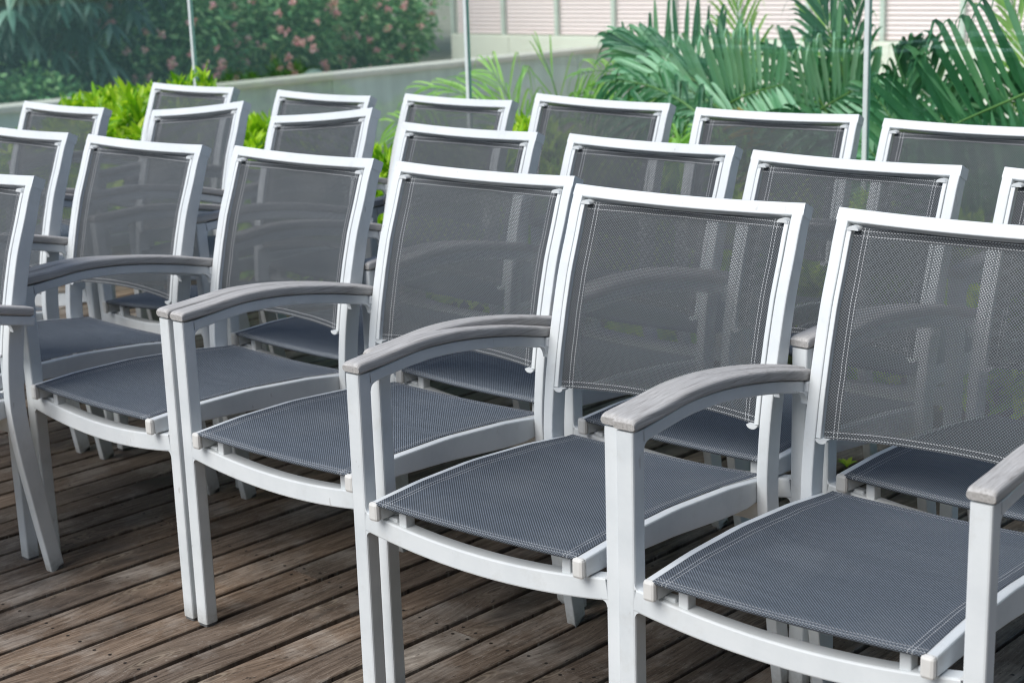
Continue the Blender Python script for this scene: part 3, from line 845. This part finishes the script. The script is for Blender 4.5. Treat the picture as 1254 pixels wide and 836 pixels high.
def shrub(r, k, rad, n, label, seed, nf, cat='shrub'):
    rng = random.Random(seed); c0 = rk(r, k, -.75)
    s = empty('flowering_shrub', c0); tag(s, label, cat, 'shrubs behind the concrete wall')
    c = Vector((0, 0, rad[2] * .75))
    its = []
    for q in range(9):
        d = rv(rng); cc = (c.x + d.x * rad[0] * .5, c.y + d.y * rad[1] * .5, c.z + d.z * rad[2] * .45)
        its += blob_leaves(rng, cc, tuple(x * .55 for x in rad), n // 9, .13, .042, .15, .4, 3)
    leaf_mesh('foliage', its, M['bush'], s)
    fl = []
    tocam = (CAMP - c0); tocam.z = .3; tocam.normalize()
    for q in range(nf):
        while True:
            d = rv(rng)
            if d.dot(tocam) > .15: break
        p = Vector((c.x + d.x * rad[0] * 1.0, c.y + d.y * rad[1] * 1.0, c.z + d.z * rad[2] * .95)) + rv(rng, .12)
        R = rng.uniform(.02, .06)
        for j in range(rng.randint(8, 20)):
            e = rv(rng, R * rng.random() ** .4)
            fl.append((p + e, rv(rng), .055, .05, rv(rng), .2, 0, 2))
    leaf_mesh('blossom', fl, M['flower'], s)['kind'] = 'stuff'
    bm = bmesh.new()
    for q in range(6):
        e = rv(rng, .3); sweep(bm, [(0, 0, 0), (e.x, e.y, rad[2] * .5), (e.x * 2.2, e.y * 2.2, rad[2] * 1.0)], (1, 0, 0), [.06, .04, .02], [.06, .04, .02], .01, 1)
    from_bm('stem', bm, M['bark'], s)
shrub(-17.9, 12.0, (1.25, 1.25, 1.35), 11000, 'flowering shrub with pink blossom right of the left glass post', 101, 120)
shrub(-18.2, 13.9, (1.35, 1.35, 1.5), 12000, 'pink flowering shrub in the middle of the row behind the wall', 102, 150)
shrub(-18.6, 16.0, (1.4, 1.4, 1.6), 12000, 'darker pink flowering shrub beside the louvred building', 103, 110)

def droopy_tree(r, k, label, seed, H, rad, n):
    rng = random.Random(seed); c0 = rk(r, k, -.75)
    t = empty('umbrella_leaf_tree', c0); tag(t, label, 'tree')
    bm = bmesh.new()
    for q in range(5):
        e = rv(rng, .35); sweep(bm, [(0, 0, 0), (e.x * .6, e.y * .6, H * .35), (e.x * 2.6, e.y * 2.6, H * .8)], (1, 0, 0), [.16, .10, .04], [.16, .10, .04], .03, 2)
    from_bm('trunk', bm, M['bark'], t)
    its = []
    for q in range(n):
        d = rv(rng); q2 = .35 + .65 * rng.random() ** .6
        p = Vector((d.x * rad[0] * q2, d.y * rad[1] * q2, H * .55 + d.z * rad[2] * q2))
        if p.z < .15: continue
        nl = rng.randint(7, 10); a0 = rng.uniform(0, 6.28); tilt = rv(rng, .25)
        L = rng.uniform(.24, .38)
        for j in range(nl):
            an = a0 + j * 6.283 / nl
            dd = Vector((math.cos(an) * .75, math.sin(an) * .75, -.25)) + tilt
            its.append((p, dd, L * rng.uniform(.8, 1.1), L * .27, Vector((0, 0, 1)), -.25, .8, 4))
    leaf_mesh('crown', its, M['tree'], t)
droopy_tree(-18.6, 10.2, 'dark tree with drooping whorls of long leaves at the upper left behind the glass', 201, 3.6, (2.1, 2.1, 2.2), 800)

rng = random.Random(9)
def low_shrub(r, k, rad, n, label, seed):
    rng = random.Random(seed); c0 = rk(r, k, -.75)
    s = empty('leafy_shrub', c0); tag(s, label, 'shrub', 'shrubs behind the concrete wall')
    its = []
    for q in range(6):
        d = rv(rng); its += blob_leaves(rng, (d.x * rad * .6, d.y * rad * .6, rad * .7 + d.z * rad * .3), (rad * .6, rad * .6, rad * .6), n // 6, .12, .05, .2, .4, 3)
    leaf_mesh('foliage', its, M['bush'], s)
low_shrub(-17.0, 8.6, .75, 3500, 'low mid green shrub under the dark tree at the left edge', 301)
low_shrub(-17.0, 9.8, .6, 3000, 'low mid green shrub under the dark tree, just above the lime hedge', 302)
# far woods as one mass
its = []
for q in range(34):
    x = rng.uniform(-17, 3); y = rng.uniform(31, 38); h = rng.uniform(0, 7)
    its += blob_leaves(rng, (x, y, h), (2.2, 2.2, 2.0), 900, .34, .15, .2, .5, 2)
for q in range(16):
    p = rk(-21.5 + rng.uniform(-1, .6), rng.uniform(7, 17), 0)
    its += blob_leaves(rng, (p.x, p.y, rng.uniform(-.3, 4)), (1.6, 1.6, 1.6), 1500, .22, .09, .2, .5, 2)
tag(leaf_mesh('far_woods', its, M['wood_far']), 'dense dark green woods beyond the shrubs', kind='stuff')
o = bpy.data.objects['far_woods']; 
# a grey garden lamp dome on the terrace
bm = bmesh.new(); bmesh.ops.create_uvsphere(bm, u_segments=20, v_segments=12, radius=.16)
for v in bm.verts: v.co.z = v.co.z * .8 + .5 if v.co.z > -.05 else v.co.z * 8 + .5 + .36
box(bm, (0, 0, .05), (.3, .3, .1), .02)
o = from_bm('bollard_light', bm, mat_plain('weathered_grey', (.20, .26, .25), .7)); o.location = rk(-16.55, 13.75, -.75)
for f in o.data.polygons: f.use_smooth = True
tag(o, 'small domed grey bollard light on top of the wall among the flowering shrubs', 'light')

rl = empty('streak_rails', rk(-6, -1.6, 0)); tag(rl, 'unseen white bars added off to the left to give the glass its pale streaks', 'streak_rails')  # added out of view, placed to reflect as pale streaks in the glass
for z0, z1 in RAILZ:
    bm = bmesh.new()
    sweep(bm, [rk(-10.2, -1.6, z0) - rl.location, rk(-7.5, -1.6, (z0 + z1) / 2) - rl.location, rk(-4.9, -1.6, z1) - rl.location], (0, 0, 1), .055, .04, .008)
    from_bm('rail', bm, M['rail_white'], rl)
for r in (-10.15, -4.95):
    bm = bmesh.new(); sweep(bm, [rk(r, -1.63, 0) - rl.location, rk(r, -1.63, .64) - rl.location], (1, 0, 0), .03, .03, .004)
    from_bm('post', bm, M['rail_white'], rl)

hw = empty('shade_wing', rk(6.5, -6, 0)); tag(hw, 'unseen dark wing added behind the camera to shade the right sides of the chairs', 'building')  # added unseen wing, keeps sky light off the chairs' right sides
hi = Matrix.Translation(-hw.location)
for nm, a in (('wall', (5.0, 9.0, -14, 3.0, 0.0, 7.5)), ('roof', (4.7, 9.3, -14.3, 3.3, 7.5, 7.8))):
    o = slab(nm, *a, M['wing']); o.data.transform(hi); o.parent = hw
for i in range(5):
    for zz in (.1, 2.8, 5.2):
        o = slab('window', 4.985, 5.0, -12.8 + 3.1 * i, -11.2 + 3.1 * i, zz + .2, zz + 1.9, M['pane']); o.data.transform(hi); o.parent = hw
        o2 = slab('sill', 4.93, 4.98, -12.9 + 3.1 * i, -11.1 + 3.1 * i, zz + .14, zz + .2, M['wing']); o2.data.transform(hi @ Matrix.Identity(4)); o2.parent = hw

# ------------------------------------------------------------------ small weeds between the boards
def weed(x, y, label, seed):
    rng = random.Random(seed); its = []
    for q in range(7):
        an = q * 2.4; its.append((Vector((0, 0, .0)), Vector((math.cos(an), math.sin(an), 1.1)), .035 + .01 * rng.random(), .014, Vector((0, 0, 1)), .3, .3, 3))
    o = leaf_mesh('weed', its, M['hedge']); o.location = (x, y, .003); tag(o, label, 'weed')

def on_deck(u, v):
    a = at(u, v, 1.0); d = a - Vector((0, 0, CAM_H)); p = Vector((0, 0, CAM_H)) + d * (-CAM_H / d.z); return p.x, p.y
weed(*on_deck(1037, 573), 'tiny green sprout growing between deck boards under the second row', 71)
weed(*on_deck(1190, 708), 'tiny green sprout between deck boards near the right edge', 72)

# ------------------------------------------------------------------ world, sun, camera
wd = bpy.data.worlds.new('World'); scene.world = wd; wd.use_nodes = True
nt = wd.node_tree; nt.nodes.clear()
sky = nt.nodes.new('ShaderNodeTexSky'); sky.sky_type = 'NISHITA'; sky.sun_disc = False
SUN_EL, SUN_AZ = math.radians(47), math.atan2(-.60, -.80)     # azimuth of the sun in the xy plane
sky.sun_elevation = SUN_EL; sky.sun_rotation = PI / 2 - SUN_AZ
sky.air_density = 1.0; sky.dust_density = 1.2; sky.ozone_density = 1.0
bg = nt.nodes.new('ShaderNodeBackground'); bg.inputs[1].default_value = .095
wo = nt.nodes.new('ShaderNodeOutputWorld')
nt.links.new(sky.outputs[0], bg.inputs[0]); nt.links.new(bg.outputs[0], wo.inputs[0])
sl = bpy.data.lights.new('sun', 'SUN'); sl.energy = 2.55; sl.angle = math.radians(45); sl.color = (1.0, .99, .965)
so = bpy.data.objects.new('sun', sl); COL.objects.link(so)
sd = Vector((math.cos(SUN_AZ) * math.cos(SUN_EL), math.sin(SUN_AZ) * math.cos(SUN_EL), math.sin(SUN_EL)))
so.rotation_mode = 'QUATERNION'; so.rotation_quaternion = sd.to_track_quat('Z', 'Y')

cd = bpy.data.cameras.new('camera'); co = bpy.data.objects.new('camera', cd); COL.objects.link(co)
cd.sensor_width = 36; cd.lens = FOC / 1254 * 36; cd.clip_end = 1500; cd.clip_start = .05
F = Vector((0, math.cos(PITCH), -math.sin(PITCH))); U0 = Vector((0, math.sin(PITCH), math.cos(PITCH))); X = Vector((1, 0, 0))
c, s = math.cos(ROLL), math.sin(ROLL)
Rr = X * c + U0 * s; Uu = U0 * c - X * s
mt = Matrix((Rr, Uu, -F)).transposed().to_4x4(); mt.translation = CAMP
co.matrix_world = mt
cd.dof.use_dof = True; cd.dof.focus_distance = 2.75; cd.dof.aperture_fstop = 7.1
scene.camera = co
scene.view_settings.view_transform = 'Standard'; scene.view_settings.look = 'None'
scene.view_settings.gamma = 1; scene.view_settings.exposure = .56
scene.view_settings.use_curve_mapping = False
scene.cycles.transparent_max_bounces = 24
scene.cycles.max_bounces = 8
scene.cycles.use_denoising = True
scene.cycles.filter_width = 1.15
